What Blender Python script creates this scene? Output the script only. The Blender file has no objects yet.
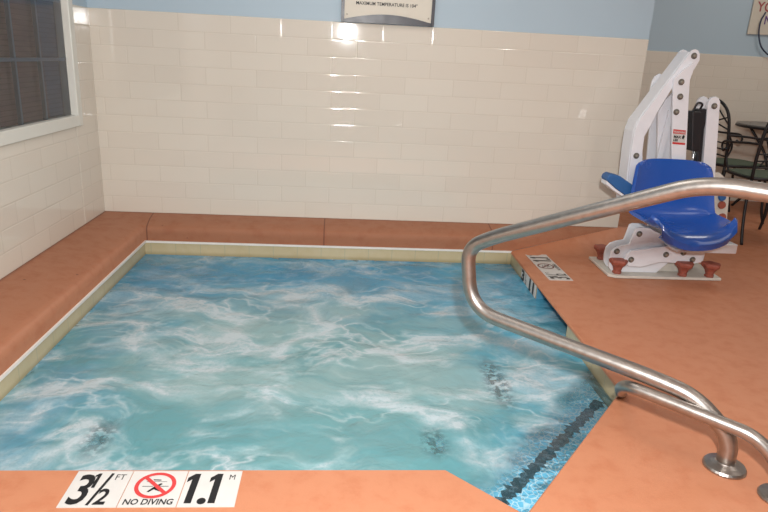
import bpy, bmesh, math, random
from mathutils import Vector, Matrix, noise
from mathutils.geometry import delaunay_2d_cdt
random.seed(4)
C = bpy.context.scene.collection
PI = math.pi

# ------------------------------------------------------------------ node helpers
def srgb(r, g, b):
    f = lambda c: c / 12.92 if c <= .04045 else ((c + .055) / 1.055) ** 2.4
    return (f(r / 255), f(g / 255), f(b / 255), 1)

class NT:
    def __init__(s, name):
        s.m = bpy.data.materials.new(name); s.m.use_nodes = True
        s.t = s.m.node_tree; s.t.nodes.clear()
        s.out = s.n('ShaderNodeOutputMaterial')
    def n(s, typ, ins=None, **kw):
        o = s.t.nodes.new(typ)
        for k, v in kw.items(): setattr(o, k, v)
        for k, v in (ins or {}).items(): s.put(o, k, v)
        return o
    def put(s, o, k, v):
        i = o.inputs[k]
        if isinstance(v, bpy.types.NodeSocket): s.t.links.new(v, i)
        elif isinstance(v, bpy.types.Node): s.t.links.new(v.outputs[0], i)
        else: i.default_value = v
    def pos(s):
        return s.n('ShaderNodeNewGeometry').outputs['Position']
    def math(s, op, a, b=0.0, c=None):
        o = s.n('ShaderNodeMath', operation=op); s.put(o, 0, a); s.put(o, 1, b)
        if c is not None: s.put(o, 2, c)
        return o.outputs[0]
    def xyz(s, v):
        o = s.n('ShaderNodeSeparateXYZ', {0: v}); return o.outputs
    def mix(s, f, a, b):
        o = s.n('ShaderNodeMix', data_type='RGBA'); s.put(o, 0, f); s.put(o, 6, a); s.put(o, 7, b); return o.outputs[2]
    def noise(s, v, scale, detail=3, rough=.5, dist=0):
        return s.n('ShaderNodeTexNoise', {'Vector': v, 'Scale': scale, 'Detail': detail, 'Roughness': rough, 'Distortion': dist}).outputs[0]
    def ramp(s, f, stops, interp='LINEAR'):
        o = s.n('ShaderNodeValToRGB', {0: f}); cr = o.color_ramp; cr.interpolation = interp
        while len(cr.elements) > 1: cr.elements.remove(cr.elements[-1])
        cr.elements[0].position = stops[0][0]; cr.elements[0].color = stops[0][1]
        for p, c in stops[1:]:
            e = cr.elements.new(p); e.color = c
        return o.outputs[0]
    def mrange(s, f, a, b, c=0., d=1., smooth=True):
        o = s.n('ShaderNodeMapRange', {0: f, 1: a, 2: b, 3: c, 4: d})
        o.interpolation_type = 'SMOOTHSTEP' if smooth else 'LINEAR'
        return o.outputs[0]
    def bump(s, h, strength=.3, dist=.01):
        return s.n('ShaderNodeBump', {'Height': h, 'Strength': strength, 'Distance': dist}).outputs[0]
    def bsdf(s, **k):
        o = s.n('ShaderNodeBsdfPrincipled')
        for a, b in k.items(): s.put(o, a.replace('_', ' '), b)
        return o
    def done(s, sh):
        s.t.links.new(sh.outputs[0] if isinstance(sh, bpy.types.Node) else sh, s.out.inputs[0]); return s.m

def g(v): return (v, v, v, 1)

def simple(name, col, rough=.5, metal=0., var=.06, scale=20, bump=0., coat=0.):
    t = NT(name); p = t.n('ShaderNodeTexCoord').outputs['Object']
    nz = t.noise(p, scale, 4)
    dark = tuple(c * (1 - var * 2) for c in col[:3]) + (1,)
    lite = tuple(min(1, c * (1 + var)) for c in col[:3]) + (1,)
    b = t.bsdf(Base_Color=t.mix(nz, dark, lite), Roughness=t.mrange(nz, 0, 1, max(0, rough - .06), rough + .06), Metallic=metal)
    if coat: t.put(b, 'Coat Weight', coat); t.put(b, 'Coat Roughness', .05)
    if bump: t.put(b, 'Normal', t.bump(nz, bump, .002))
    return t.done(b)

# ------------------------------------------------------------------ materials
def tile_mat(name, axis):
    t = NT(name); x, y, z = t.xyz(t.pos())[:3]
    u = t.math('ADD', x if axis == 'x' else y, .0998 if axis == 'x' else .03)
    w = t.math('SUBTRACT', z, .1396)
    v = t.n('ShaderNodeCombineXYZ', {0: u, 1: w, 2: 0.}).outputs[0]
    def brick(ms, sm):
        return t.n('ShaderNodeTexBrick', {'Vector': v, 'Color1': g(0), 'Color2': g(1), 'Mortar': g(.5), 'Scale': 1., 'Mortar Size': ms,
                 'Mortar Smooth': sm, 'Bias': 0., 'Brick Width': .3048, 'Row Height': .1016}, offset=.5, squash=1.)
    b1 = brick(.0013, .2); b2 = brick(.006, 1.)
    cc = t.mix(b1.outputs[0], srgb(216, 209, 198), srgb(220, 214, 203))
    cloud = t.noise(t.pos(), 1.3, 2)
    cc = t.mix(t.math('MULTIPLY', cloud, .35), cc, srgb(213, 203, 185))
    col = t.mix(t.math('MULTIPLY', b1.outputs[1], .38), cc, srgb(186, 176, 160))
    wav = t.noise(t.pos(), 5., 2)
    h = t.math('ADD', t.math('MULTIPLY', b2.outputs[1], -1.), t.math('MULTIPLY', wav, .25))
    b = t.bsdf(Base_Color=col, Roughness=.05, Normal=t.bump(h, .45, .0014))
    t.put(b, 'Specular IOR Level', .55)
    return t.done(b)

def paint_mat(name, col):
    t = NT(name); nz = t.noise(t.pos(), 90, 4); lo = t.noise(t.pos(), 1.5, 2)
    c = t.mix(lo, col, tuple(min(1, k * 1.07) for k in col[:3]) + (1,))
    return t.done(t.bsdf(Base_Color=c, Roughness=.55, Normal=t.bump(nz, .15, .001)))

def deck_mat(name, joints):
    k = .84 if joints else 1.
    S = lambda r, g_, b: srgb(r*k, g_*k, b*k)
    t = NT(name); P = t.pos(); x, y, z = t.xyz(P)[:3]
    fine = t.noise(P, 160, 4, .6); mid = t.noise(P, 14, 4, .6); lo = t.noise(P, 1.7, 3)
    base = t.mix(lo, S(190, 125, 91), S(197, 133, 99))
    base = t.mix(t.mrange(mid, .42, .75), base, S(186, 118, 84))
    # small worn scuffs
    sc = t.mrange(t.noise(P, 9, 5, .75), .70, .78)
    base = t.mix(t.math('MULTIPLY', sc, .5), base, srgb(150, 84, 64))
    if joints:
        m = 0.
        for jx in joints:
            d = t.math('ABSOLUTE', t.math('SUBTRACT', x, jx))
            l = t.math('MULTIPLY', t.math('LESS_THAN', d, .004), t.math('GREATER_THAN', y, -.18))
            m = t.math('MAXIMUM', l, m)
        base = t.mix(t.math('MULTIPLY', m, .7), base, srgb(95, 48, 36))
        wall_edge = t.math('MAXIMUM', t.mrange(x, .02, .0), t.mrange(y, -.012, 0.))  # narrow band that darkens towards the left and back walls
        base = t.mix(t.math('MULTIPLY', wall_edge, .6), base, srgb(90, 50, 38))
        sp = t.mrange(t.noise(P, 17, 1), .76, .80)
        base = t.mix(sp, base, srgb(80, 42, 34))
    h = t.math('ADD', t.math('MULTIPLY', fine, .5), mid)
    b = t.bsdf(Base_Color=base, Roughness=t.mrange(mid, 0, 1, .42, .62), Normal=t.bump(h, .28, .004))
    return t.done(b)

def pooltile_mat():
    t = NT('waterline_tile_glaze'); x, y, z = t.xyz(t.pos())[:3]
    u = t.math('ADD', x, y)
    v = t.n('ShaderNodeCombineXYZ', {0: u, 1: t.math('ADD', z, .16), 2: 0.}).outputs[0]
    b = t.n('ShaderNodeTexBrick', {'Vector': v, 'Color1': g(0), 'Color2': g(1), 'Mortar': g(.5), 'Scale': 1., 'Mortar Size': .002,
           'Mortar Smooth': .3, 'Bias': 0., 'Brick Width': .152, 'Row Height': .152}, offset=0., squash=1.)
    nz = t.noise(t.pos(), 16, 5, .7)
    c = t.mix(nz, srgb(186, 168, 128), srgb(200, 188, 156))
    c = t.mix(b.outputs[1], c, srgb(168, 166, 140))
    wet = t.mrange(z, -.06, -.088)
    c = t.mix(t.math('MULTIPLY', wet, .6), c, srgb(146, 132, 94))
    return t.done(t.bsdf(Base_Color=c, Roughness=.25))

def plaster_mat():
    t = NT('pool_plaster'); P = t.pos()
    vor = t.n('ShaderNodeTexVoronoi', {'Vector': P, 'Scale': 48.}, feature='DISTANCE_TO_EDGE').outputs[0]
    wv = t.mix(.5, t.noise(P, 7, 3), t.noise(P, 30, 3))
    caustic_net = t.mrange(t.math('MULTIPLY', vor, t.math('ADD', wv, .4)), .10, .0)  # bright caustic light pattern painted into the plaster colour
    c = t.mix(caustic_net, srgb(126, 208, 242), srgb(232, 248, 255))
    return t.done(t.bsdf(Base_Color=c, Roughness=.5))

def nosing_mat():
    t = NT('black_mosaic'); P = t.pos()
    n1 = t.noise(P, 60, 3, .7)
    c = t.ramp(n1, [(.0, srgb(14, 16, 22)), (.50, srgb(28, 32, 42)), (.58, srgb(96, 110, 120)), (.66, srgb(40, 48, 60))])
    return t.done(t.bsdf(Base_Color=c, Roughness=.3))

def water_mat():
    t = NT('churning_spa_water'); P = t.pos(); x, y, z = t.xyz(P)[:3]
    def warp(v, sc, amt, det=2.):
        w = t.n('ShaderNodeTexNoise', {'Vector': v, 'Scale': sc, 'Detail': det}).outputs[1]
        a = t.n('ShaderNodeVectorMath', operation='SUBTRACT'); t.put(a, 0, w); t.put(a, 1, (.5, .5, .5))
        b = t.n('ShaderNodeVectorMath', operation='SCALE'); t.put(b, 0, a); t.put(b, 3, amt)
        c = t.n('ShaderNodeVectorMath', operation='ADD'); t.put(c, 0, b); t.put(c, 1, v); return c.outputs[0]
    Q = warp(warp(P, 1.5, .5), 5., .10, 2.)
    Qs = t.n('ShaderNodeMapping', {'Vector': Q, 'Scale': (.9, 1.5, 1.), 'Rotation': (0, 0, .22)}).outputs[0]
    grain = t.noise(P, 60, 4, .75); patch = t.noise(Qs, 2.0, 4, .6)
    # curling foam filaments (ridged noise), broken up by a patch mask so they stay wispy
    def ridge(sc, w, off):
        m = t.n('ShaderNodeMapping', {'Vector': Qs, 'Location': (off, off*.7, 0)}).outputs[0]
        r = t.math('ABSOLUTE', t.math('SUBTRACT', t.noise(m, sc, 3, .5), .5))
        return t.math('POWER', t.mrange(r, w, .0, smooth=False), 1.6)
    fil = t.math('MULTIPLY', ridge(1.7, .11, 3.), t.mrange(patch, .36, .54))
    fil2 = t.math('MULTIPLY', ridge(5.2, .075, 7.), t.mrange(patch, .40, .62))
    body = t.noise(Qs, 1.6, 5, .6)
    dx = t.math('SUBTRACT', x, 1.3); dy = t.math('SUBTRACT', y, -1.65)
    rr = t.math('SQRT', t.math('ADD', t.math('MULTIPLY', dx, t.math('MULTIPLY', dx, .8)), t.math('MULTIPLY', dy, dy)))
    zone = t.mrange(rr, 1.35, .35, .12, 1.)
    cloud = t.math('MULTIPLY', t.mrange(body, .40, .62), zone)
    foam = t.math('MULTIPLY', t.math('ADD', t.math('MULTIPLY', fil, .85), t.math('MULTIPLY', fil2, .75)), t.mrange(zone, .1, .7, .45, 1.))
    foam = t.math('MINIMUM', t.math('MULTIPLY', foam, t.mrange(grain, .3, .65, .6, 1.1)), .85)
    far = t.mrange(y, -1.7, -.4)
    deep = t.mix(far, srgb(96, 154, 160), srgb(64, 150, 188))
    lft = t.mrange(x, 1.0, .4)
    rgt = t.mrange(x, 1.75, 2.35)
    deep = t.mix(t.math('MULTIPLY', lft, .7), deep, srgb(82, 142, 172))
    deep = t.mix(t.math('MULTIPLY', rgt, .7), deep, srgb(72, 160, 194))
    deep = t.mix(t.math('MULTIPLY', t.mrange(t.noise(Q, 3.2, 4), .42, .66), .8), deep, t.mix(far, srgb(80, 142, 150), srgb(52, 136, 176)))
    c = t.mix(t.math('MULTIPLY', cloud, .78), deep, srgb(148, 178, 180))
    c = t.mix(t.math('MULTIPLY', t.mrange(zone, .3, 1.), .22), c, srgb(150, 180, 180))
    c = t.mix(foam, c, srgb(192, 204, 210))
    # clear shallow water over the top entry step (distance s from the angled pool edge)
    s = t.math('ADD', t.math('MULTIPLY', t.math('SUBTRACT', x, 2.006), -.770), t.math('MULTIPLY', t.math('SUBTRACT', y, -2.667), .638))
    s = t.math('ADD', s, t.math('MULTIPLY', t.math('SUBTRACT', t.noise(P, 9, 3), .5), .16))
    clear = t.mrange(s, .24, .12)
    opac = t.math('MINIMUM', t.math('ADD', .93, t.math('MULTIPLY', foam, .3)), 1.)
    spk = t.mrange(t.noise(P, 38, 3, .6), .38, .55)
    def spot(cx, cy, r0, r1, k, o, e=.3):
        ax = t.math('SUBTRACT', x, cx); ay = t.math('SUBTRACT', y, cy)
        d = t.math('SQRT', t.math('ADD', t.math('MULTIPLY', ax, ax), t.math('MULTIPLY', t.math('MULTIPLY', ay, ay), e)))
        return t.math('SUBTRACT', o, t.math('MULTIPLY', spk, t.mrange(d, r1, r0, 0., k)))
    opac = spot(2.15, -1.77, .02, .075, .62, opac, .07); opac = spot(1.83, -2.20, .02, .07, .5, opac); opac = spot(.71, -2.17, .02, .07, .5, opac, .2)
    opac = t.n('ShaderNodeMix', {0: clear, 2: opac, 3: .12}).outputs[0]
    rip = t.math('ADD', t.noise(Q, 6, 4, .6), t.math('MULTIPLY', t.noise(P, 34, 3), .16))
    nrm = t.bump(rip, .5, .03)
    dif = t.n('ShaderNodeBsdfDiffuse', {'Color': c, 'Normal': nrm})
    tr = t.n('ShaderNodeBsdfTransparent', {'Color': (.90, .98, 1., 1)})
    body_sh = t.n('ShaderNodeMixShader', {0: opac, 1: tr.outputs[0], 2: dif.outputs[0]})
    gl = t.n('ShaderNodeBsdfGlossy', {'Color': g(1), 'Roughness': .12, 'Normal': nrm})
    fr = t.n('ShaderNodeFresnel', {'IOR': 1.33, 'Normal': nrm})
    return t.done(t.n('ShaderNodeMixShader', {0: fr.outputs[0], 1: body_sh.outputs[0], 2: gl.outputs[0]}))

def steel_mat():
    t = NT('brushed_stainless'); p = t.n('ShaderNodeTexCoord').outputs['Object']
    nz = t.noise(p, 40, 5, .7)
    c = t.mix(nz, srgb(150, 146, 142), srgb(196, 190, 184))
    return t.done(t.bsdf(Base_Color=c, Metallic=1., Roughness=t.mrange(nz, 0, 1, .30, .42), Normal=t.bump(nz, .05, .001)))

def window_dark_mat():
    t = NT('dark_louvres'); x, y, z = t.xyz(t.pos())[:3]
    v = t.n('ShaderNodeCombineXYZ', {0: 0., 1: t.math('MULTIPLY', y, 1.2), 2: t.math('MULTIPLY', z, 7.)}).outputs[0]
    nz = t.noise(v, 4, 5, .65, .6)
    brown = t.mix(nz, srgb(104, 94, 108), srgb(176, 148, 142))
    blue = t.mix(nz, srgb(88, 108, 142), srgb(118, 138, 170))
    f = t.mrange(t.math('ADD', y, t.math('MULTIPLY', t.math('SUBTRACT', z, 1.), .05)), -.56, -.50)
    c = t.mix(f, brown, blue)
    slat = t.math('PINGPONG', z, .012)
    c = t.mix(t.mrange(slat, .0, .003, .35, 0.), c, srgb(40, 40, 50))
    return t.done(t.bsdf(Base_Color=c, Roughness=.5))

def glass_mat():
    t = NT('window_glass')
    tr = t.n('ShaderNodeBsdfTransparent', {'Color': (.86, .90, .95, 1)})
    gl = t.n('ShaderNodeBsdfGlossy', {'Color': g(1), 'Roughness': .03})
    wv = t.noise(t.pos(), 2, 2)
    fr = t.n('ShaderNodeFresnel', {'IOR': 1.5, 'Normal': t.bump(wv, .05, .01)})
    return t.done(t.n('ShaderNodeMixShader', {0: fr.outputs[0], 1: tr.outputs[0], 2: gl.outputs[0]}))

M = dict(
    tile=tile_mat('glazed_wall_tile', 'x'), tile_y=tile_mat('glazed_wall_tile_side', 'y'),
    paint=paint_mat('pale_blue_paint', srgb(170, 190, 203)), ceil=paint_mat('ceiling_paint', srgb(225, 224, 218)),
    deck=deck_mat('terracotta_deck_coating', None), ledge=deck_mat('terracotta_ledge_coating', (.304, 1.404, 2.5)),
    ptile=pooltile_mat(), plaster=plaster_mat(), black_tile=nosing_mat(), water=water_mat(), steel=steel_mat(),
    grout=simple('white_grout', srgb(232, 228, 222), .6), slot=simple('blue_white_skimmer_plastic', srgb(84, 142, 170), .4),
    white=simple('white_powder_coat', srgb(232, 234, 240), .35, var=.03, coat=.2),
    oldwhite=simple('aged_white_plate', srgb(214, 210, 200), .5, var=.10, scale=30, bump=.2),
    blue=simple('royal_blue_plastic', srgb(34, 86, 176), .25, var=.05, scale=6, coat=.5),
    darkblue=simple('worn_blue_foam', srgb(46, 100, 160), .5, var=.1),
    knob=simple('rust_red_plastic', srgb(156, 84, 68), .6, var=.12, scale=60),
    bolt=simple('bolt_steel', srgb(168, 162, 150), .4, .6, var=.1, scale=80),
    boltring=simple('bolt_washer_grey', srgb(112, 107, 98), .5, .3),  # washer metal, a darker grey than the bolt heads
    black=simple('black_plastic', srgb(34, 34, 38), .45), rod=simple('chrome_rod', srgb(215, 215, 215), .15, .9),
    iron=simple('black_wrought_iron', srgb(40, 38, 40), .45, .3, var=.1), mesh_green=simple('green_sling_mesh', srgb(88, 102, 84), .8, var=.35, scale=70),
    tabletop=simple('grey_patio_tabletop', srgb(104, 100, 98), .3, .1),
    frame_white=simple('window_frame_vinyl', srgb(218, 218, 210), .4, var=.02), muntin=simple('grey_blue_muntin', srgb(142, 164, 188), .4),
    louvre=window_dark_mat(), glass=glass_mat(),
    plaque=simple('depth_plaque_vinyl', srgb(208, 206, 202), .45, var=.04), ink=simple('black_ink', srgb(24, 24, 26), .5),
    greyink=simple('worn_grey_ink', srgb(70, 68, 66), .6), fadedred=simple('faded_red', srgb(120, 84, 78), .6),
    red=simple('sign_red', srgb(205, 62, 62), .5), purple=simple('sign_purple', srgb(96, 66, 130), .5), signred=simple('dull_red_letter', srgb(160, 82, 84), .6),
    board=simple('cream_sign_board', srgb(214, 208, 194), .5, var=.03), charcoal=simple('charcoal_frame', srgb(58, 58, 66), .35, var=.1),
    cream2=simple('cream_sign_board_far', srgb(206, 200, 186), .5, var=.03), cable=simple('dark_cable', srgb(52, 60, 84), .5),
)

# ------------------------------------------------------------------ mesh helpers
def link(name, bm, mat, parent=None, smooth=False, bevel=0., seg=2):
    bmesh.ops.recalc_face_normals(bm, faces=bm.faces)
    me = bpy.data.meshes.new(name); bm.to_mesh(me); bm.free()
    me.materials.append(mat)
    if smooth:
        for p in me.polygons: p.use_smooth = True
    o = bpy.data.objects.new(name, me); C.objects.link(o)
    if parent: o.parent = parent; o.matrix_parent_inverse = Matrix.Translation(-parent.location) if parent.type == 'EMPTY' else parent_inv(parent)
    if bevel:
        b = o.modifiers.new('bevel', 'BEVEL'); b.width = bevel; b.segments = seg; b.limit_method = 'ANGLE'; b.angle_limit = math.radians(40)
        b.harden_normals = False
    return o
def parent_inv(p):
    return Matrix.Identity(4)

def empty(name, loc, label, cat, group=None):
    o = bpy.data.objects.new(name, None); C.objects.link(o); o.location = loc; o.empty_display_size = .1
    tag(o, label, cat, group); return o
def tag(o, label, cat, group=None):
    o['label'] = label; o['category'] = cat
    if group: o['group'] = group
    return o
def struct(o): o['kind'] = 'structure'; return o

def box(bm, a, b):
    x0, y0, z0 = a; x1, y1, z1 = b
    v = [bm.verts.new(p) for p in ((x0,y0,z0),(x1,y0,z0),(x1,y1,z0),(x0,y1,z0),(x0,y0,z1),(x1,y0,z1),(x1,y1,z1),(x0,y1,z1))]
    for f in ((0,3,2,1),(4,5,6,7),(0,1,5,4),(1,2,6,5),(2,3,7,6),(3,0,4,7)): bm.faces.new([v[i] for i in f])
def BX(a, b):
    bm = bmesh.new(); box(bm, a, b); return bm
def quad(bm, *pts): return bm.faces.new([bm.verts.new(p) for p in pts])

def plate(pts, y0, y1, bm=None):           # polygon given in x,z extruded along y
    bm = bm or bmesh.new()
    a = [bm.verts.new((x, y0, z)) for x, z in pts]; b = [bm.verts.new((x, y1, z)) for x, z in pts]
    bm.faces.new(a); bm.faces.new(b[::-1]); n = len(pts)
    for i in range(n): bm.faces.new((a[i], b[i], b[(i+1) % n], a[(i+1) % n]))
    return bm

def ring_pts(c, t, up, r, n):
    s = t.cross(up).normalized(); u = s.cross(t).normalized()
    return [c + (s * math.cos(2*PI*i/n) + u * math.sin(2*PI*i/n)) * r for i in range(n)]
def tube(pts, r, n=12, bm=None, caps=True, taper=None, up=None):
    bm = bm or bmesh.new(); P = [Vector(p) for p in pts]; rings = []
    up = up
    prev = None
    for i, p in enumerate(P):
        t = (P[min(i+1, len(P)-1)] - P[max(i-1, 0)]).normalized()
        if prev is None:
            a = Vector((0, 0, 1)) if abs(t.z) < .9 else Vector((1, 0, 0))
            s = t.cross(a).normalized()
        else:
            s = (prev - t * prev.dot(t)).normalized()
        prev = s; u = s.cross(t).normalized()
        rr = r if taper is None else r * taper[i]
        rings.append([bm.verts.new(p + (s*math.cos(2*PI*k/n) + u*math.sin(2*PI*k/n)) * rr) for k in range(n)])
    for a, b in zip(rings, rings[1:]):
        for k in range(n): bm.faces.new((a[k], a[(k+1) % n], b[(k+1) % n], b[k]))
    if caps: bm.faces.new(rings[0][::-1]); bm.faces.new(rings[-1])
    return bm
def smooth_path(ctrl, rad, seg=10):        # polyline with filleted corners
    P = [Vector(c) for c in ctrl]; out = [P[0]]
    for i in range(1, len(P) - 1):
        r = rad[i-1] if isinstance(rad, (list, tuple)) else rad
        a = (P[i-1] - P[i]); b = (P[i+1] - P[i]); d = min(r, a.length*.49, b.length*.49)
        p0 = P[i] + a.normalized()*d; p1 = P[i] + b.normalized()*d
        for k in range(seg + 1):
            s = k / seg; out.append(p0*(1-s)**2 + P[i]*2*s*(1-s) + p1*s*s)
    out.append(P[-1]); return out
def catmull(ctrl, n=8):
    P = [Vector(c) for c in ctrl]; P = [P[0]*2-P[1]] + P + [P[-1]*2-P[-2]]; out = []
    for i in range(1, len(P)-2):
        for k in range(n):
            t = k/n; a, b, c, d = P[i-1:i+3]
            out.append(.5*((2*b) + (c-a)*t + (2*a-5*b+4*c-d)*t*t + (3*b-a-3*c+d)*t**3))
    out.append(P[-2]); return out
def lathe(profile, center, axis='z', n=24, lobes=0, amp=0., bm=None):
    bm = bm or bmesh.new(); rings = []; c = Vector(center)
    for r, h in profile:
        ring = []
        for k in range(n):
            a = 2*PI*k/n; rr = r * (1 + (amp*math.cos(lobes*a) if lobes and r > .022 else 0))
            if axis == 'z': q = Vector((rr*math.cos(a), rr*math.sin(a), h))
            else: q = Vector((rr*math.cos(a), -h, rr*math.sin(a)))
            ring.append(bm.verts.new(c + q))
        rings.append(ring)
    for a, b in zip(rings, rings[1:]):
        for k in range(n): bm.faces.new((a[k], a[(k+1) % n], b[(k+1) % n], b[k]))
    bm.faces.new(rings[0]); bm.faces.new(rings[-1]); return bm

def text_bm(items, frame, lift):
    """items: (string, u, v, size, xscale, shear, weight); frame: (origin, U, V, N)"""
    bm = bmesh.new(); O, U, V, N = [Vector(q) for q in frame]
    for s, u, v, size, xs, shear, wgt in items:
        cu = bpy.data.curves.new('t', 'FONT'); cu.body = s; cu.size = size; cu.offset = wgt; cu.shear = shear; cu.resolution_u = 3
        o = bpy.data.objects.new('t', cu); C.objects.link(o)
        dg = bpy.context.evaluated_depsgraph_get(); dg.update()
        me = bpy.data.meshes.new_from_object(o.evaluated_get(dg))
        idx = [bm.verts.new(O + U*(u + vv.co.x*xs) + V*(v + vv.co.y) + N*lift) for vv in me.vertices]
        for p in me.polygons:
            try: bm.faces.new([idx[i] for i in p.vertices])
            except ValueError: pass
        bpy.data.objects.remove(o); bpy.data.curves.remove(cu); bpy.data.meshes.remove(me)
    return bm
def flat_ring(bm, c, r0, r1, frame, lift, n=40):
    O, U, V, N = [Vector(q) for q in frame]
    pt = lambda r, a: O + U*(c[0] + r*math.cos(a)) + V*(c[1] + r*math.sin(a)) + N*lift
    A = [bm.verts.new(pt(r0, 2*PI*k/n)) for k in range(n)]; B = [bm.verts.new(pt(r1, 2*PI*k/n)) for k in range(n)]
    for k in range(n): bm.faces.new((A[k], B[k], B[(k+1) % n], A[(k+1) % n]))
def flat_line(bm, a, b, w, frame, lift):
    O, U, V, N = [Vector(q) for q in frame]; a = Vector(a); b = Vector(b); d = (b-a).normalized(); s = Vector((-d.y, d.x))*w/2
    bm.faces.new([bm.verts.new(O + U*q.x + V*q.y + N*lift) for q in (a+s, b+s, b-s, a-s)])
def flat_poly(bm, pts, frame, lift):
    O, U, V, N = [Vector(q) for q in frame]
    bm.faces.new([bm.verts.new(O + U*x + V*y + N*lift) for x, y in pts])

# ------------------------------------------------------------------ setting
H = .1396; T = H + 1.2192; CEIL = 2.75; WX = 3.404; FARY = 1.8; XR = 6.8; YF = -6.4
# walls
def wallobj(name, segs, tile_segs, tm):
    bm = bmesh.new()
    for a, b in segs: box(bm, a, b)
    w = struct(link(name, bm, M['paint']))
    bm = bmesh.new()
    for a, b in tile_segs: box(bm, a, b)
    if tile_segs: link('tile_wainscot', bm, tm, w, bevel=.004)
    return w
wallobj('wall_back', [((-.15, .008, -.1), (WX, .15, CEIL))], [((-.012, 0, 0), (WX, .012, T))], M['tile'])
WY0, WY1, WZ0, WZ1 = -2.30, -.335, .772, 2.15
wallobj('wall_left', [((-.15, YF, -.1), (-.008, WY0, CEIL)), ((-.15, WY1+.01, -.1), (-.008, .008, CEIL)), ((-.15, WY0, -.1), (-.008, WY1+.01, WZ0-.01)), ((-.15, WY0, WZ1), (-.008, WY1, CEIL))],
        [((-.012, YF, 0), (0, WY0, T)), ((-.012, WY1+.01, 0), (0, .010, T)), ((-.012, WY0, 0), (0, WY1+.01, WZ0-.01))], M['tile_y'])
wallobj('wall_return', [((WX-.15, .15, -.1), (WX-.008, FARY, CEIL))], [((WX-.012, .0125, 0), (WX, FARY, T))], M['tile_y'])
wallobj('wall_far', [((WX-.15, FARY+.008, -.1), (XR+.15, FARY+.15, CEIL))], [((WX, FARY, 0), (XR, FARY+.012, T))], M['tile'])
wallobj('wall_right', [((XR+.008, YF, -.1), (XR+.15, FARY, CEIL))], [((XR, YF, 0), (XR+.012, FARY, T))], M['tile_y'])
wallobj('wall_front', [((-.15, YF-.15, -.1), (XR+.15, YF-.008, CEIL))], [((0, YF-.012, 0), (XR, YF, T))], M['tile'])
struct(link('ceiling', BX((-.15, YF-.15, CEIL), (XR+.15, FARY+.15, CEIL+.1)), M['ceil']))

# deck with pool cut out
R_ = (2.630, -.172); F_ = (2.612, -.80); G_ = (2.597, -1.33); H_ = (2.577, -1.982); E_ = (2.006, -2.667); D_ = (1.815, -2.470); K_ = (.289, -2.472); C1 = (.289, -.172)
outer = [(.10, YF), (XR, YF), (XR, FARY), (WX, FARY), (WX, .0), R_, F_, G_, H_, E_, D_, K_, (.10, -2.472)]
def ss(t): t = max(0, min(1, t)); return t*t*(3-2*t)
def deck_z(x, y):
    t = max(0, min(1, (x-2.63)/(WX-2.63))); yl = -.172*(1-t); zl = H*t
    a = ss((y-(yl-.08))/.08)
    if x > WX: a *= 1-ss((x-WX)/.7)
    if y > 0: a *= 1-ss(y/.8)
    return zl*a
def inside(x, y, poly):
    c = False; n = len(poly)
    for i in range(n):
        x1, y1 = poly[i]; x2, y2 = poly[(i+1) % n]
        if (y1 > y) != (y2 > y) and x < (x2-x1)*(y-y1)/(y2-y1)+x1: c = not c
    return c
vs = [Vector(p) for p in outer]; ed = [(i, (i+1) % len(outer)) for i in range(len(outer))]
gx = .1
while gx < XR:
    gy = YF+.1
    while gy < FARY:
        fine = gx > 2.6 and gx < 4.3 and gy > -.5 and gy < 1
        if inside(gx, gy, outer) and (fine or (round(gx*10) % 4 == 0 and round((gy-YF)*10) % 4 == 0)): vs.append(Vector((gx+.013, gy+.007)))
        gy += .1
    gx += .1
for k in range(1, 16):
    t = k/16; vs.append(Vector((2.63+(WX-2.63)*t+.001, -.172*(1-t)-.004)))
V2, E2, F2 = delaunay_2d_cdt(vs, ed, [], 1, 1e-5)[:3]
bm = bmesh.new(); bv = [bm.verts.new((v.x, v.y, deck_z(v.x, v.y))) for v in V2]
for f in F2:
    try: bm.faces.new([bv[i] for i in f])
    except ValueError: pass
bmesh.ops.recalc_face_normals(bm, faces=bm.faces)
if sum(f.normal.z for f in bm.faces) < 0: bmesh.ops.reverse_faces(bm, faces=bm.faces)
# rounded lip down into the pool along its edge
rim = [R_, F_, G_, H_, E_, D_, K_]
for a, b in zip(rim, rim[1:]):
    prof = ((0, 0), (.004, -.003), (.006, -.012))
    d = (Vector(b)-Vector(a)).normalized(); n = Vector((-d.y, d.x)) * -1     # towards the pool
    for (o0, z0), (o1, z1) in zip(prof, prof[1:]):
        quad(bm, (a[0]+n.x*o0, a[1]+n.y*o0, z0), (b[0]+n.x*o0, b[1]+n.y*o0, z0), (b[0]+n.x*o1, b[1]+n.y*o1, z1), (a[0]+n.x*o1, a[1]+n.y*o1, z1))
me = bpy.data.meshes.new('floor'); bm.to_mesh(me); bm.free(); me.materials.append(M['deck'])
for p in me.polygons: p.use_smooth = True
fl = bpy.data.objects.new('floor', me); C.objects.link(fl); struct(fl)

# raised ledge along left and back walls: profile (offset from pool edge plane, z)
bm = bmesh.new()
prof = [(1., H), (.45, .122), (.12, .098), (.05, .090), (.018, .078), (.004, .060), (0., .045), (0., .002)]
left, back, end = [], [], []
WLx, WB = .289, .172
for f, z in prof:
    left.append(bm.verts.new((WLx*(1-f), YF, z)))
    back.append(bm.verts.new((WLx*(1-f), -WB*(1-f), z)))
    end.append(bm.verts.new((2.63, -WB*(1-f), z)))
for i in range(len(prof)-1):
    bm.faces.new((left[i], left[i+1], back[i+1], back[i])); bm.faces.new((back[i], back[i+1], end[i+1], end[i]))
B = bm.verts.new((WX, 0, H))
for i in range(len(prof)-1): bm.faces.new((end[i], end[i+1], B))
for f in bm.faces: f.smooth = True
led = struct(link('trim_1', bm, M['ledge']))

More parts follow.
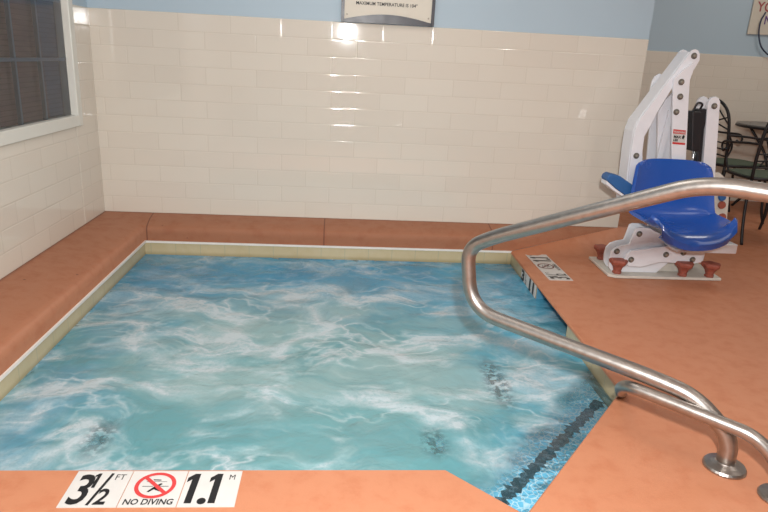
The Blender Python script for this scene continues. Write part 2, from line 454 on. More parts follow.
# white grout line and tile band
bm = bmesh.new(); box(bm, (.289, -.182, -.010), (2.63, -.1725, .002)); box(bm, (.289, -2.47, -.010), (.298, -.182, .002))
struct(link('trim_2', bm, M['grout']))
WZ = -.087
full = [C1, R_, F_, G_, H_, E_, D_, K_]
basin_bm = bmesh.new(); band = bmesh.new()
for i in range(len(full)):
    a, b = full[i], full[(i+1) % len(full)]
    skim = (a == F_)
    d = (Vector(b)-Vector(a)).normalized(); n = Vector((d.y, -d.x))*.0
    if not skim:
        quad(band, (a[0], a[1], -.008), (b[0], b[1], -.008), (b[0], b[1], -.22), (a[0], a[1], -.22))
        quad(basin_bm, (a[0], a[1], -.22), (b[0], b[1], -.22), (b[0], b[1], -1.1), (a[0], a[1], -1.1))
    else:
        quad(basin_bm, (a[0], a[1], -.20), (b[0], b[1], -.20), (b[0], b[1], -1.1), (a[0], a[1], -1.1))
basin_bm.faces.new([basin_bm.verts.new((x, y, -1.1)) for x, y in full])
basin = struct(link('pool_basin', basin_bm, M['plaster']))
link('waterline_tile', band, M['ptile'], basin)
bm = bmesh.new()   # skimmer recess in the right wall
x0, x1 = 2.613, 2.86; ya, yb = F_[1], G_[1]
quad(bm, (x1, ya, -.01), (x1, yb, -.01), (x1, yb, -.2), (x1, ya, -.2))
quad(bm, (x0, ya, -.01), (x1, ya, -.01), (x1, ya, -.2), (x0, ya, -.2)); quad(bm, (x0-.012, yb, -.01), (x1, yb, -.01), (x1, yb, -.2), (x0-.012, yb, -.2))
quad(bm, (x0, ya, -.2), (x1, ya, -.2), (x1, yb, -.2), (x0-.012, yb, -.2)); quad(bm, (x0, ya, -.012), (x1, ya, -.012), (x1, yb, -.012), (x0-.012, yb, -.012))
link('skimmer_recess', bm, M['slot'], basin)
# entry steps in the angled corner (each tread parallel to the angled edge)
eh = (Vector(H_)-Vector(E_)); L = eh.length; u = eh.normalized(); nv = Vector((-u.y, u.x))
def sp(s, t): q = Vector(E_) + u*s + nv*t; return (q.x, q.y)
NA, NB = Vector((2.000, -2.455)), Vector((2.562, -1.850))     # ends of the black line on the top step
nd = (NB-NA).normalized(); nn = Vector((-nd.y, nd.x))
ZS = -.128
def slab(poly, z, name='entry_step'):
    bm = bmesh.new(); b_ = [bm.verts.new((x, y, z)) for x, y in poly]; c_ = [bm.verts.new((x, y, -1.09)) for x, y in poly]
    bm.faces.new(b_); n = len(poly)
    for i in range(n): bm.faces.new((b_[i], b_[(i+1) % n], c_[(i+1) % n], c_[i]))
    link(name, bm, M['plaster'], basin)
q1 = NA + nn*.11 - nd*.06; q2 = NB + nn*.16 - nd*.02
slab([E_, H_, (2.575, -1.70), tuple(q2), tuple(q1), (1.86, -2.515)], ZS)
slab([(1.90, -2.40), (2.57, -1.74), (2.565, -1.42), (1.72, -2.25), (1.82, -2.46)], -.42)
bm = bmesh.new(); N = 70; pa = []; pb = []
for i in range(N+1):
    p_ = NA.lerp(NB, i/N); w = .020 + .006*noise.noise(Vector((i*.2, 3, 3)))
    j1 = noise.noise(Vector((i*.75, 0, 0)))*.024; j2 = noise.noise(Vector((i*.8, 7, 1)))*.024
    qa = p_ - nn*(w+j1); qb = p_ + nn*(w+j2)
    pa.append(bm.verts.new((*qa, ZS+.002))); pb.append(bm.verts.new((*qb, ZS+.002)))
for i in range(N): bm.faces.new((pa[i], pa[i+1], pb[i+1], pb[i]))
link('step_nosing', bm, M['black_tile'], basin)
# submerged benches with black corner marks
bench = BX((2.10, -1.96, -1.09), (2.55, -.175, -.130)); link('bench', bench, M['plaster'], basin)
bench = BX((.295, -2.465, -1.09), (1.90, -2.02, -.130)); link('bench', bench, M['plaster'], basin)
def mark(pts, w, z):
    bm = bmesh.new(); A = []; Bq = []
    P = [Vector((*p, 0)) for p in pts]; n = 24
    for i in range(n+1):
        p = P[0].lerp(P[1], i/n); d = (P[1]-P[0]).normalized(); s = Vector((-d.y, d.x, 0))
        A.append(bm.verts.new((*(p + s*(w*(.5+.5*noise.noise(p*31))))[:2], z))); Bq.append(bm.verts.new((*(p - s*(w*(.5+.5*noise.noise(p*29+Vector((3,3,3))))))[:2], z)))
    for i in range(n): bm.faces.new((A[i], A[i+1], Bq[i+1], Bq[i]))
    link('bench_nosing', bm, M['black_tile'], basin)
mark(((2.168, -1.53), (2.151, -1.948)), .026, -.127)
mark(((1.825, -2.137), (1.859, -2.253)), .03, -.127)
mark(((.674, -2.053), (.767, -2.266)), .026, -.127)

# water surface
bm = bmesh.new()
wp = [(.2895, -.1725), R_, (F_[0], F_[1]), (2.855, F_[1]), (2.855, G_[1]), G_, H_, E_, D_, K_]
vs = [Vector(p) for p in wp]; ed = [(i, (i+1) % len(wp)) for i in range(len(wp))]
st = .022; gx = .30
ins = lambda x, y: all(inside(x+a, y+b, wp) for a, b in ((.006, 0), (-.006, 0), (0, .006), (0, -.006)))
while gx < 2.86:
    gy = -2.66
    while gy < -.175:
        if ins(gx, gy): vs.append(Vector((gx+random.uniform(-.004, .004), gy+random.uniform(-.004, .004))))
        gy += st
    gx += st
V2, _, F2 = delaunay_2d_cdt(vs, ed, [], 1, 1e-6)[:3]
def wz(x, y):
    p = Vector((x*3.1, y*3.6, .3)); q = Vector((x*9, y*11, 2.))
    return WZ + .010*noise.noise(p) + .0055*noise.noise(q) + .002*noise.noise(q*2.7)
bv = [bm.verts.new((v.x, v.y, wz(v.x, v.y))) for v in V2]
for f in F2:
    try: bm.faces.new([bv[i] for i in f])
    except ValueError: pass
bmesh.ops.recalc_face_normals(bm, faces=bm.faces)
if sum(f.normal.z for f in bm.faces) < 0: bmesh.ops.reverse_faces(bm, faces=bm.faces)
me = bpy.data.meshes.new('pool_water'); bm.to_mesh(me); bm.free(); me.materials.append(M['water'])
for p in me.polygons: p.use_smooth = True
wo = bpy.data.objects.new('pool_water', me); C.objects.link(wo)
tag(wo, 'foaming turquoise whirlpool water churning inside the spa', 'water'); wo['kind'] = 'stuff'

# ------------------------------------------------------------------ window in left wall
win = struct(bpy.data.objects.new('window_1', None)); C.objects.link(win); win.location = (0, (WY0+WY1)/2, WZ0)
bm = bmesh.new(); fw = .062
for a, b in (((-.06, WY1, WZ0-fw), (.02, WY1+fw, WZ1+fw)), ((-.06, WY0-fw, WZ0-fw), (.02, WY0, WZ1+fw)), ((-.06, WY0, WZ0-fw), (.02, WY1, WZ0)), ((-.06, WY0, WZ1), (.02, WY1, WZ1+fw))): box(bm, a, b)
link('window_frame', bm, M['frame_white'], win, bevel=.004)
bm = bmesh.new()
for k in range(1, 8):
    y = -.3615-.2648*k
    if y > WY0: box(bm, (-.040, y-.0085, WZ0), (-.022, y+.0085, WZ1))
for z in (1.068, 1.365, 1.66, 1.955): box(bm, (-.0405, WY0, z-.0085), (-.0225, WY1, z+.0085))
link('muntin_grid', bm, M['muntin'], win)
bm = bmesh.new(); quad(bm, (-.018, WY0, WZ0), (-.018, WY1, WZ0), (-.018, WY1, WZ1), (-.018, WY0, WZ1)); link('window_pane', bm, M['glass'], win)
link('closed_louvres', BX((-.075, WY0, WZ0-.03), (-.058, WY1+.03, WZ1)), M['louvre'], win)

# ------------------------------------------------------------------ depth marker tiles
def stop_glyph(frame, mw, h, parent, far=False):
    bm = bmesh.new(); c = (mw/2, h*.58); r = h*.36
    flat_ring(bm, c, r*.80, r, frame, .0032); flat_line(bm, (c[0]-r*.66, c[1]+r*.66), (c[0]+r*.66, c[1]-r*.66), r*.2, frame, .0033)
    link('prohibition_circle', bm, M['fadedred' if far else 'red'], parent)
    bm = bmesh.new(); q = lambda x, y: (c[0]+x*r, c[1]+y*r)
    flat_line(bm, q(-.62, -.08), q(-.1, -.08), r*.04, frame, .0028); flat_line(bm, q(.2, -.08), q(.66, -.08), r*.04, frame, .0028)
    flat_line(bm, q(-.5, .28), q(.5, .28), r*.03, frame, .0028)
    flat_poly(bm, [q(-.30, -.50), q(-.18, -.52), q(.08, -.22), q(.34, .10), q(.24, .16), q(-.06, -.14)], frame, .003)
    flat_poly(bm, [q(-.02, -.18), q(.12, -.22), q(.42, -.42), q(.38, -.50), q(.04, -.34)], frame, .003)
    flat_poly(bm, [q(-.22, .46), q(.18, .44), q(.20, .36), q(-.16, .38)], frame, .003)
    link('diver_figure', bm, M['ink'], parent)

def marker_tile(kind, O, U, V, N, w, h, name, label, group=None, z=.0, far=False):
    frame = (O, U, V, N); O, U, V, N = [Vector(q) for q in (O, U, V, N)]
    e = empty(name, O, label, 'pool marker', group)
    bm = bmesh.new(); gp = .0012
    p = [O+U*gp+V*gp, O+U*(w-gp)+V*gp, O+U*(w-gp)+V*(h-gp), O+U*gp+V*(h-gp)]
    a = [bm.verts.new(q) for q in p]; b = [bm.verts.new(q+N*.0022) for q in p]
    bm.faces.new(a[::-1]); bm.faces.new(b)
    for i in range(4): bm.faces.new((a[i], a[(i+1) % 4], b[(i+1) % 4], b[i]))
    link('plaque', bm, M['plaque'], e)
    k = h/.1524
    if kind == 'ft':
        it = [('3', .010, .014*k, .172*k, .66, .04, .0026), ('2', .086, .012*k, .088*k, .72, .06, .0020), ('FT', .110, .112*k, .034*k, .8, .0, 0.)]
        ones = [(.060, .078*k, .062*k, .009)]
        sl = ((.074, .008*k), (.100, .140*k))
    elif kind == 'm':
        it = [('.', .044, .014*k, .17*k, .9, .0, .0030), ('M', .118, .112*k, .032*k, .75, .0, 0.)]
        ones = [(.016, .014*k, .124*k, .019), (.078, .014*k, .124*k, .019)]; sl = None
    else:
        it = [('NO DIVING', .010, .010*k, .031*k, .80, .06, .0007)]; ones = []; sl = None
        stop_glyph(frame, w, h, e, far)
    ink = M['greyink' if far else 'ink']
    for (ou, ov, oh, ow) in ones:
        bm = bmesh.new()
        flat_poly(bm, [(ou, ov), (ou+ow, ov), (ou+ow*1.15, ov+oh), (ou+ow*.35, ov+oh), (ou-ow*.55, ov+oh*.86), (ou-ow*.55, ov+oh*.70), (ou+ow*.12, ov+oh*.80)], frame, .003)
        link('numeral', bm, ink, e)
    if sl: bm = bmesh.new(); flat_line(bm, sl[0], sl[1], .008, frame, .003); link('fraction_bar', bm, ink, e)
    for q in it: link({'.': 'decimal_point', '3': 'numeral', '2': 'numeral'}.get(q[0], 'lettering'), text_bm([q], frame, .0031), ink, e)
    return e
mw = .1524; mo = (.768, -2.629, 0.0003)
marker_tile('ft', mo, (1,0,0), (0,1,0), (0,0,1), mw, mw, 'depth_marker_tile', 'white deck tile reading 3½ FT at the near pool edge')
marker_tile('no', (mo[0]+mw, mo[1], mo[2]), (1,0,0), (0,1,0), (0,0,1), mw, mw, 'no_diving_tile', 'white NO DIVING deck tile with red crossed circle at the near pool edge')
marker_tile('m', (mo[0]+2*mw, mo[1], mo[2]), (1,0,0), (0,1,0), (0,0,1), mw, mw, 'depth_marker_tile', 'white deck tile reading 1.1 M at the near pool edge')
# right side deck markers, read from the right deck
a = (2.842, -.735, .0003)
U = Vector((.0, 1, 0)); V = Vector((-1, 0, 0)); s = .168
for k, (kd, nm, lb) in enumerate((('ft', 'depth_marker_tile', 'worn white depth tile on the right deck, nearest the chair lift base'), ('no', 'no_diving_tile', 'small no diving tile with circle on the right deck beside the far pool corner'), ('m', 'depth_marker_tile', 'white 1.1 metre tile on the right deck, closest to the back ledge'))):
    marker_tile(kd, (a[0], a[1]+s*k, a[2]), U, V, (0,0,1), s, .142, nm, lb, far=True)
# vertical marker on the waterline tile
xf = 2.6195
e = empty('depth_marker_strip', (xf, -.50, -.08), 'upright depth strip reading 3½ 1.1 on the right waterline tile', 'pool marker')
O = Vector((xf, -.475, -.088)); U = Vector((-.0287, -1, 0)).normalized(); fr = (O, U, (0, 0, 1), (-1, 0, 0))
bm = bmesh.new(); q = [O, O+U*.315, O+U*.315+Vector((0,0,.078)), O+Vector((0,0,.078))]; a_ = [bm.verts.new(p) for p in q]; b_ = [bm.verts.new(p+Vector((-.003,0,0))) for p in q]
bm.faces.new(b_); bm.faces.new(a_)
for i in range(4): bm.faces.new((a_[i], a_[(i+1) % 4], b_[(i+1) % 4], b_[i]))
link('plaque', bm, M['plaque'], e)
for q in [('3', .006, .008, .088, 1.6, 0, .004), ('1', .092, .040, .040, 1.2, 0, .001), ('2', .100, .008, .040, 1.2, 0, .001), ('1', .165, .008, .088, 1.5, 0, .005), ('.', .205, .008, .088, 1, 0, .003), ('1', .235, .008, .088, 1.5, 0, .005)]: link('decimal_point' if q[0] == '.' else 'numeral', text_bm([q], fr, .0045), M['ink'], e)

# ------------------------------------------------------------------ wall signs
e = empty('framed_sign', (1.754, 0, 1.362), 'framed cream sign with charcoal frame above the back wall tiles', 'sign')
x0, x1, z0, z1 = 1.474, 2.036, 1.361, 1.80
link('board', BX((x0+.01, -.012, z0+.01), (x1-.01, .006, z1-.01)), M['board'], e)
bm = bmesh.new(); 
for a, b in (((x0, -.022, z0), (x0+.019, .004, z1)), ((x1-.019, -.022, z0), (x1, .004, z1)), ((x0, -.022, z1-.019), (x1, .004, z1))): box(bm, a, b)
arc = [(x0+.015, z0), (x1-.015, z0)] + [(x1-.015-(x1-x0-.03)*k/20, z0+.016+.036*math.sin(PI*k/20)) for k in range(21)]
plate(arc, -.022, .004, bm)
link('frame', bm, M['charcoal'], e)
fr = ((1.560, -.013, 1.462), (1,0,0), (0,0,1), (0,-1,0))
link('lettering', text_bm([('MAXIMUM TEMPERATURE IS 104°', 0, 0, .026, .97, 0, .0004), ], fr, .001), M['ink'], e)
for x, z in ((x0+.035, 1.405), (x1-.035, 1.405)): link('screw', lathe([(.005, 0), (.005, .003), (.002, .004)], (x, -.012, z), 'y', 12), M['bolt'], e)

e = empty('notice_sign', (5.38, FARY, 1.548), 'cream notice sign with dull red letters on the far blue wall', 'sign')
link('board', BX((5.175, FARY-.012, 1.548), (5.85, FARY+.004, 2.0)), M['cream2'], e, bevel=.002)
fr = ((5.215, FARY-.013, 1.745), (1,0,0), (0,0,1), (0,-1,0))
link('red_lettering', text_bm([('YOU', 0, 0, .115, .95, 0, .002)], fr, .001), M['signred'], e)
fr = ((5.305, FARY-.013, 1.64), (1,0,0), (0,0,1), (0,-1,0))
link('purple_lettering', text_bm([('N', 0, 0, .10, .9, 0, .002)], fr, .001), M['purple'], e)
cb = tube(catmull([(5.30, FARY-.02, 1.74), (5.265, FARY-.03, 1.66), (5.27, FARY-.03, 1.56), (5.31, FARY-.03, 1.46), (5.37, FARY-.03, 1.40), (5.43, FARY-.03, 1.375), (5.52, FARY-.03, 1.40), (5.60, FARY-.02, 1.50)], 8), .0065, 8)
tag(link('hanging_cable', cb, M['cable'], smooth=True), 'dark cable looping down in front of the notice sign', 'cable')

# ------------------------------------------------------------------ handrails
def handrail(name, label, path, rad, r, feet, names):
    e = empty(name, feet[0], label, 'handrail')
    link('rail_tube', tube(smooth_path(path, rad, 14), r, 20), M['steel'], e, smooth=True)
    for fx, fy, fz in feet:
        fl = lathe([(r+.036, .001), (r+.036, .006), (r+.032, .012), (r+.015, .017), (r+.003, .022), (r+.001, .024)], (fx, fy, fz), 'z', 32)
        link('escutcheon', fl, M['steel'], e, smooth=False, bevel=0)
    return e
bx, by = 2.692, -2.456
def A(s, z): return (bx-.751*s, by+.660*s, z)
handrail('pool_handrail', 'large stainless steel handrail curving over the pool entry corner',
         [A(0, .0), A(.0, .105), A(.12, .200), A(.26, .218), A(.93, .262), A(.965, .50), A(.86, .563), A(.215, .858), A(-.60, .845), A(-.62, 0)],
         [.10, .06, .08, .17, .14, .10, .09, .10], .0265, [A(0, 0), A(-.62, 0)], None)
dB = Vector((-.7071, .7071))
def Bp(s, z): return (2.77+dB.x*s, -2.60+dB.y*s, z)
handrail('grab_rail', 'low slim stainless grab rail beside the pool entry, ending at the pool corner',
         [Bp(0, 0), Bp(.02, .10), Bp(.09, .162), Bp(.30, .170), Bp(.475, .176), (2.46, -2.185, .12), (2.562, -2.005, .0)],
         [.03, .05, .1, .1, .03, .03], .0205, [Bp(0, 0)], None)

# ------------------------------------------------------------------ pool lift
lift = empty('pool_lift', (3.42, -.48, 0), 'white pool access lift with blue seat standing by the right wall corner', 'pool lift')
BP = [(3.08, -.645), (3.10, -.30), (3.80, -.30), (3.765, -.675), (3.12, -.675)]
bm = bmesh.new(); a = [bm.verts.new((x, y, .002)) for x, y in BP]; b = [bm.verts.new((x, y, .018)) for x, y in BP]
bm.faces.new(a); bm.faces.new(b)
for i in range(5): bm.faces.new((a[i], b[i], b[(i+1) % 5], a[(i+1) % 5]))
link('base_plate', bm, M['oldwhite'], lift, bevel=.003)
for x, y in ((3.158, -.352), (3.143, -.625), (3.537, -.645), (3.70, -.65)):
    kn = lathe([(.024, .019), (.026, .028), (.022, .034), (.027, .056), (.038, .072), (.048, .080), (.052, .094), (.046, .104), (.036, .106)], (x, y, 0), 'z', 30, 5, .10)
    link('anchor_knob', kn, M['knob'], lift, smooth=False)
ARM = [(3.437, 1.282), (3.447, 1.293), (3.463, 1.298), (3.480, 1.292), (3.493, 1.274), (3.498, 1.242), (3.47, 1.175), (3.408, 1.129), (3.377, 1.105), (3.306, 0.945), (3.283, 0.876), (3.253, 0.806), (3.256, 0.725), (3.271, 0.637), (3.285, 0.40), (3.21, 0.40), (3.189, 0.722), (3.188, 0.832), (3.202, 0.89)]
for y0, y1 in ((-.458, -.440), (-.335, -.320)):
    link('arm_plate', plate(ARM, y0, y1), M['white'], lift, bevel=.002)
# flange joining the two arm plates along the outer edge
bm = bmesh.new(); out = [(3.20, .42), (3.187, .722), (3.186, .832), (3.200, .892), (3.435, 1.284)]
for (xa, za), (xb, zb) in zip(out, out[1:]):
    d = Vector((xb-xa, zb-za)).normalized(); s = Vector((-d.y, d.x))*-.006
    plate([(xa, za), (xb, zb), (xb+s.x, zb+s.y), (xa+s.x, za+s.y)], -.442, -.330, bm)
link('arm_flange', bm, M['white'], lift)
link('mast_plate', plate([(3.358, 1.132), (3.41, 1.19), (3.460, 1.225), (3.462, 1.175), (3.453, 1.131), (3.464, 1.048), (3.517, .70), (3.60, .10), (3.50, .10), (3.442, 0.626), (3.380, 0.983)], -.476, -.459), M['white'], lift, bevel=.002)
link('inner_plate', plate([(3.352, 0.94), (3.382, 1.011), (3.438, 1.071), (3.511, 0.632), (3.55, .15), (3.42, .15), (3.404, 0.628)], -.375, -.355), M['white'], lift, bevel=.002)
link('brace_bar', plate([(3.407, 0.956), (3.439, 0.946), (3.415, 0.649), (3.42, .40), (3.385, .40), (3.384, 0.648)], -.395, -.377), M['white'], lift, bevel=.002)
link('rear_plate', plate([(3.319, 1.035), (3.322, 1.11), (3.335, 1.142), (3.360, 1.158), (3.385, 1.15), (3.4, 1.124), (3.435, 0.942), (3.47, .3), (3.40, .3), (3.349, 0.938)], -.30, -.285), M['white'], lift, bevel=.002)
link('battery_box', plate([(3.507, .958), (3.562, .960), (3.600, .735), (3.547, .733)], -.47, -.37), M['black'], lift, bevel=.006)
link('actuator', plate([(3.557, .972), (3.624, .975), (3.617, .86), (3.672, .40), (3.640, .40), (3.59, .85), (3.566, .86)], -.44, -.37), M['black'], lift, bevel=.006)
link('actuator_rod', tube([(3.595, -.40, .86), (3.62, -.40, .45)], .010, 12), M['rod'], lift, smooth=True)
link('power_cable', tube(catmull([(3.53, -.43, .955), (3.545, -.44, 1.005), (3.575, -.44, 1.0), (3.575, -.42, .965)], 8), .006, 8), M['black'], lift, smooth=True)
POST = [(3.604, .991), (3.606, 1.020), (3.618, 1.040), (3.640, 1.047), (3.660, 1.040), (3.673, 1.020), (3.681, .961), (3.737, .573), (3.80, .15), (3.72, .15), (3.654, .607), (3.621, .854)]
link('link_post', plate(POST, -.45, -.425), M['white'], lift, bevel=.002)
link('link_post', plate([(x-.0, z-.005) for x, z in POST], -.335, -.315), M['white'], lift, bevel=.002)
link('side_panel', plate([(3.70, .61), (3.768, .607), (3.840, .555), (3.861, .444), (3.878, .313), (3.761, .25)], -.44, -.42), M['oldwhite'], lift, bevel=.003)
for (x, z), m in zip(((3.806, .462), (3.815, .414), (3.834, .339)), ('darkblue', 'knob', 'knob')):
    link('panel_knob', lathe([(.02, 0), (.024, .012), (.020, .022)], (x, -.44, z), 'y', 20), M[m], lift)
link('side_hose', tube(catmull([(3.87, -.40, .55), (3.885, -.40, .47), (3.88, -.40, .38), (3.86, -.40, .31)], 6), .007, 8), M['black'], lift, smooth=True)
CHK = [(3.102, .045), (3.098, .10), (3.104, .140), (3.124, .166), (3.16, .180), (3.205, .190), (3.226, .285), (3.245, .293), (3.31, .293), (3.431, .236), (3.457, .162), (3.46, .081), (3.40, .0185), (3.125, .0185)]
link('cheek_plate', plate(CHK, -.600, -.585), M['white'], lift, bevel=.002)
link('cheek_plate', plate([(x+.01, z) for x, z in CHK], -.50, -.485), M['white'], lift, bevel=.002)
link('pivot_block', plate([(3.28, .019), (3.60, .019), (3.60, .22), (3.28, .20)], -.575, -.41), M['oldwhite'], lift, bevel=.004)
link('link_arm', plate([(3.173, .100), (3.180, .135), (3.205, .158), (3.423, .195), (3.640, .180), (3.657, .150), (3.645, .10), (3.58, .088), (3.394, .095), (3.28, .060), (3.202, .065)], -.632, -.612), M['white'], lift, bevel=.002)
link('seat_bracket', BX((3.42, -.74, .190), (3.775, -.52, .245)), M['white'], lift, bevel=.004)
link('support_block', plate([(3.52, .10), (3.67, .10), (3.68, .2), (3.50, .2)], -.61, -.46), M['white'], lift, bevel=.004)
bm = bmesh.new()
for x, y, z in ((3.459, -.459, 1.262), (3.403, -.477, 1.118), (3.412, -.477, 1.038), (3.406, -.477, .952), (3.222, -.459, .691), (3.641, -.451, .994), (3.133, -.601, .145), (3.212, -.633, .106), (3.419, -.633, .143), (3.523, -.633, .158), (3.587, -.633, .117), (3.251, -.601, .255)):
    w = link('bolt', lathe([(.0175, 0), (.0175, .003), (.013, .004), (.0115, .010), (.008, .012)], (x, y, z), 'y', 14), M['boltring'], lift)
    link('bolt_head', lathe([(.0095, .0115), (.0085, .0145), (.003, .015)], (x, y, z), 'y', 6), M['bolt'], w)
bm.free()
# warning label on the mast plate (kept as small sticker with red bars)
yl = -.4775
lb = link('warning_label', plate([(3.407, .856), (3.485, .852), (3.495, .768), (3.418, .770)], yl, yl+.001), M['plaque'], lift)
for pp in ([(3.408, .855), (3.484, .851), (3.487, .828), (3.411, .831)], [(3.417, .782), (3.494, .779), (3.495, .768), (3.418, .770)]): link('red_bar', plate(pp, yl-.001, yl-.0002), M['red'], lb)
fr = ((3.418, yl-.001, .806), (1, -0, -.04), (0, 0, 1), (0, -1, 0))
link('lettering', text_bm([('MAX', .0, 0, .020, 1, 0, .0009), ('LBS', .001, -.018, .018, 1, 0, .0008)], fr, .0005), M['ink'], lb)
fr2 = ((3.414, yl-.001, .836), (1, 0, -.05), (0, 0, 1), (0, -1, 0))
link('header_lettering', text_bm([('WARNING', .0, 0, .016, .92, 0, .0004)], fr2, .0008), M['plaque'], lb)
bm = bmesh.new(); flat_poly(bm, [(.050, .0), (.060, -.004), (.066, .012), (.058, .022), (.050, .012)], fr, .0006); link('pictogram', bm, M['ink'], lb)

# seat shell
prof = [(-.500, .686, .205, 0), (-.504, .668, .222, 0), (-.510, .620, .234, .0), (-.520, .540, .241, .0), (-.530, .470, .243, .004), (-.545, .405, .244, .008),
        (-.575, .362, .243, .016), (-.63, .340, .240, .026), (-.70, .332, .238, .030), (-.78, .330, .236, .028), (-.84, .328, .232, .022), (-.880, .316, .226, .014), (-.898, .292, .218, .006), (-.892, .266, .210, .0), (-.86, .256, .208, 0)]
bm = bmesh.new(); NU = 24; rows = []
for i, (y, z, hw, lip) in enumerate(prof):
    cx = 3.412 + .040*min(1, i/6) - .006*max(0, i-8); row = []
    for k in range(NU+1):
        uu = -1 + 2*k/NU; au = abs(uu)
        x = cx + uu*hw + (min(0, uu)*(0, 0, 0, .006, .018, .030, .036, .036, .032, .024, .012, -.008, -.028, -.040, -.045)[i])
        if i <= 1: zz = z - (.030 if i == 0 else .014)*au**7
        else: zz = z
        if i <= 5:   # back: wraps slightly forward at its edges
            yy = y - .045*au**3; zz = zz - .006*au**4
        else:
            yy = y + (.035*au**4 if i >= 10 else 0) ; zz = z + lip*au**3*1.6 - .012*math.cos(uu*PI/2)
            if i >= 10: zz += .050*au**2.6
            if i >= 8: x += .012*(uu > 0)*au
            if i <= 7: yy -= .03*au**3*(8-i)/3
        row.append(bm.verts.new((x, yy, zz)))
    rows.append(row)
for r0, r1 in zip(rows, rows[1:]):
    for k in range(NU): bm.faces.new((r0[k], r0[k+1], r1[k+1], r1[k]))
seat = link('seat_shell', bm, M['blue'], lift, smooth=True)
so = seat.modifiers.new('solid', 'SOLIDIFY'); so.thickness = .022; so.offset = 0.
bv_ = seat.modifiers.new('bev', 'BEVEL'); bv_.width = .008; bv_.segments = 3; bv_.limit_method = 'ANGLE'; bv_.angle_limit = math.radians(50)
ssf = seat.modifiers.new('sub', 'SUBSURF'); ssf.levels = 1; ssf.render_levels = 1
link('seat_hole', lathe([(.012, 0), (.012, .003), (.006, .004)], (3.28, -.556, .43), 'y', 14), M['black'], seat)
pad = plate([(3.036, .552), (3.040, .575), (3.059, .590), (3.115, .578), (3.231, .511), (3.244, .430), (3.192, .450), (3.100, .505)], -.53, -.44)
link('armrest', pad, M['darkblue'], lift, bevel=.008, seg=3)
link('armrest_bar', plate([(3.040, .548), (3.100, .503), (3.192, .449), (3.192, .436), (3.100, .486), (3.040, .525)], -.525, -.445), M['white'], lift, bevel=.003)

# ------------------------------------------------------------------ patio set
def patio_chair(name, loc, rot, label, arch=True):
    e = empty(name, (0, 0, 0), label, 'chair', 'wrought iron patio chairs')
    w = .21
    # seat
    bm = bmesh.new(); n = 24; A_ = []; B_ = []
    for k in range(n):
        a = 2*PI*k/n; cx, sy = math.cos(a), math.sin(a)
        x = .21*abs(cx)**.55*(1 if cx >= 0 else -1); y = w*abs(sy)**.55*(1 if sy >= 0 else -1)
        A_.append(bm.verts.new((x, y, .474))); B_.append(bm.verts.new((x, y, .486)))
    bm.faces.new(A_[::-1]); bm.faces.new(B_)
    for k in range(n): bm.faces.new((A_[k], A_[(k+1) % n], B_[(k+1) % n], B_[k]))
    link('seat', bm, M['mesh_green'], e)
    link('seat_frame', tube([(.215*abs(math.cos(a))**.55*math.copysign(1, math.cos(a)), .215*abs(math.sin(a))**.55*math.copysign(1, math.sin(a)), .472) for a in [2*PI*k/32 for k in range(33)]], .011, 8, caps=False), M['iron'], e, smooth=True)
    for sy in (-1, 1):
        link('leg', tube(catmull([(.19, sy*.19, .47), (.20, sy*.20, .30), (.215, sy*.21, .12), (.25, sy*.215, 0)], 6), .011, 8), M['iron'], e, smooth=True)
        link('leg', tube(catmull([(-.19, sy*.19, .47), (-.205, sy*.20, .30), (-.24, sy*.205, .12), (-.285, sy*.21, 0)], 6), .011, 8), M['iron'], e, smooth=True)
        link('armrest', tube(catmull([(-.225, sy*.205, .72), (-.10, sy*.23, .715), (.06, sy*.24, .70), (.20, sy*.235, .69), (.235, sy*.23, .655), (.215, sy*.225, .62), (.18, sy*.225, .64)], 6), .009, 8), M['iron'], e, smooth=True)
        link('arm_support', tube(catmull([(.10, sy*.21, .47), (.15, sy*.225, .58), (.10, sy*.235, .695)], 6), .008, 8), M['iron'], e, smooth=True)
    bk = tube(catmull([(-.19, -.19, .47), (-.215, -.20, .66), (-.245, -.19, .86), (-.265, -.12, .955), (-.272, 0, .985), (-.265, .12, .955), (-.245, .19, .86), (-.215, .20, .66), (-.19, .19, .47)], 8), .012, 8)
    link('back_frame', bk, M['iron'], e, smooth=True)
    bm = bmesh.new()
    for k in range(3):
        z = .55+.05*k; tube(catmull([(-.20-.12*(z-.5), -.195, z), (-.235-.12*(z-.5), 0, z+.012), (-.20-.12*(z-.5), .195, z)], 6), .006, 6, bm)
    tube([(-.235, -.19, .80), (-.262, 0, .965)], .006, 6, bm); tube([(-.235, .19, .80), (-.262, 0, .965)], .006, 6, bm)
    tube([(-.225, -.19, .76), (-.24, .19, .86)], .006, 6, bm); tube([(-.225, .19, .76), (-.24, -.19, .86)], .006, 6, bm)
    link('back_lattice', bm, M['iron'], e, smooth=True)
    e.location = loc; e.rotation_euler = (0, 0, rot)
    for ch in e.children: ch.matrix_parent_inverse = Matrix.Identity(4)
    return e
patio_chair('patio_chair', (4.79, 1.04, 0), math.radians(4), 'wrought iron patio chair with green mesh seat behind the chair lift')
patio_chair('patio_chair', (4.66, .42, 0), math.radians(85), 'dark wrought iron chair nearest the right picture edge, in front of the round table')
tb = empty('patio_table', (5.47, 1.32, 0), 'round grey patio table between the two wrought iron chairs', 'table')
link('tabletop', lathe([(.40, .755), (.44, .76), (.445, .770), (.44, .778), (.0001, .779)], (5.47, 1.32, 0), 'z', 48), M['tabletop'], tb)
link('rim', tube([(5.47+.437*math.cos(2*PI*k/48), 1.32+.437*math.sin(2*PI*k/48), .757) for k in range(49)], .011, 8, caps=False), M['iron'], tb, smooth=True)
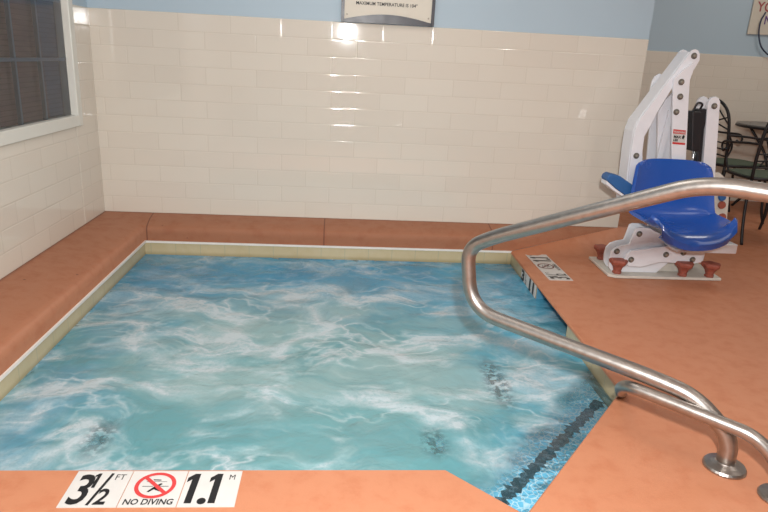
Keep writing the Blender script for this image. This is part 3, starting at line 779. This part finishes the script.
for k in range(4):
    a = PI/4+PI/2*k; c, s_ = math.cos(a), math.sin(a)
    link('leg', tube(catmull([(5.47+c*.34, 1.32+s_*.34, .755), (5.47+c*.16, 1.32+s_*.16, .5), (5.47+c*.14, 1.32+s_*.14, .3), (5.47+c*.34, 1.32+s_*.34, 0)], 8), .012, 8), M['iron'], tb, smooth=True)

# ------------------------------------------------------------------ lights
def area(name, loc, target, size, energy, col=(1, 1, 1), sy=None):
    l = bpy.data.lights.new(name, 'AREA'); l.energy = energy; l.color = col; l.shape = 'RECTANGLE'; l.size = size; l.size_y = sy or size
    o = bpy.data.objects.new(name, l); C.objects.link(o); o.location = loc
    o.rotation_euler = (Vector(target)-Vector(loc)).to_track_quat('-Z', 'Y').to_euler(); return o
area('camera_flash', (1.56, -4.00, 1.455), (1.55, -1.4, .15), .06, 76, (1., .985, .97), .12)
area('ceiling_lamp', (1.6, -1.4, 2.72), (1.6, -1.4, 0), .9, 11, (1., .97, .92))
area('ceiling_lamp', (5.2, .4, 2.72), (5.2, .4, 0), .9, 15, (1., .95, .87))
area('ceiling_lamp', (4.6, -2.2, 2.72), (4.6, -2.2, 0), .9, 6, (1., .96, .90))
area('ceiling_lamp', (1.8, -4.6, 2.72), (1.8, -4.6, 0), .9, 18, (1., .97, .93))
area('ceiling_lamp', (4.9, -4.4, 2.72), (4.9, -4.4, 0), .9, 11, (1., .95, .88))
area('wall_spot', (3.55, -4.0, 2.5), (2.5, 0, .8), .10, 6, (1., .97, .92))
w = bpy.data.worlds.new('world'); bpy.context.scene.world = w; w.use_nodes = True
w.node_tree.nodes['Background'].inputs[0].default_value = (.6, .65, .7, 1); w.node_tree.nodes['Background'].inputs[1].default_value = .3

# ------------------------------------------------------------------ camera
cam = bpy.data.cameras.new('camera'); cam.sensor_width = 36; cam.lens = 627.14/768*36; cam.clip_start = .02
co = bpy.data.objects.new('camera', cam); C.objects.link(co)
r = Vector((0.99640, -0.06839, 0.05018)); d = Vector((0.02742, -0.30003, -0.95354)); f = Vector((0.08027, 0.95148, -0.29707))
co.matrix_world = Matrix(((r.x, -d.x, -f.x, 1.46766), (r.y, -d.y, -f.y, -4.03696), (r.z, -d.z, -f.z, 1.14923), (0, 0, 0, 1)))
sc = bpy.context.scene; sc.camera = co
sc.view_settings.view_transform = 'Standard'; sc.view_settings.look = 'None'; sc.view_settings.exposure = 0; sc.view_settings.gamma = 1
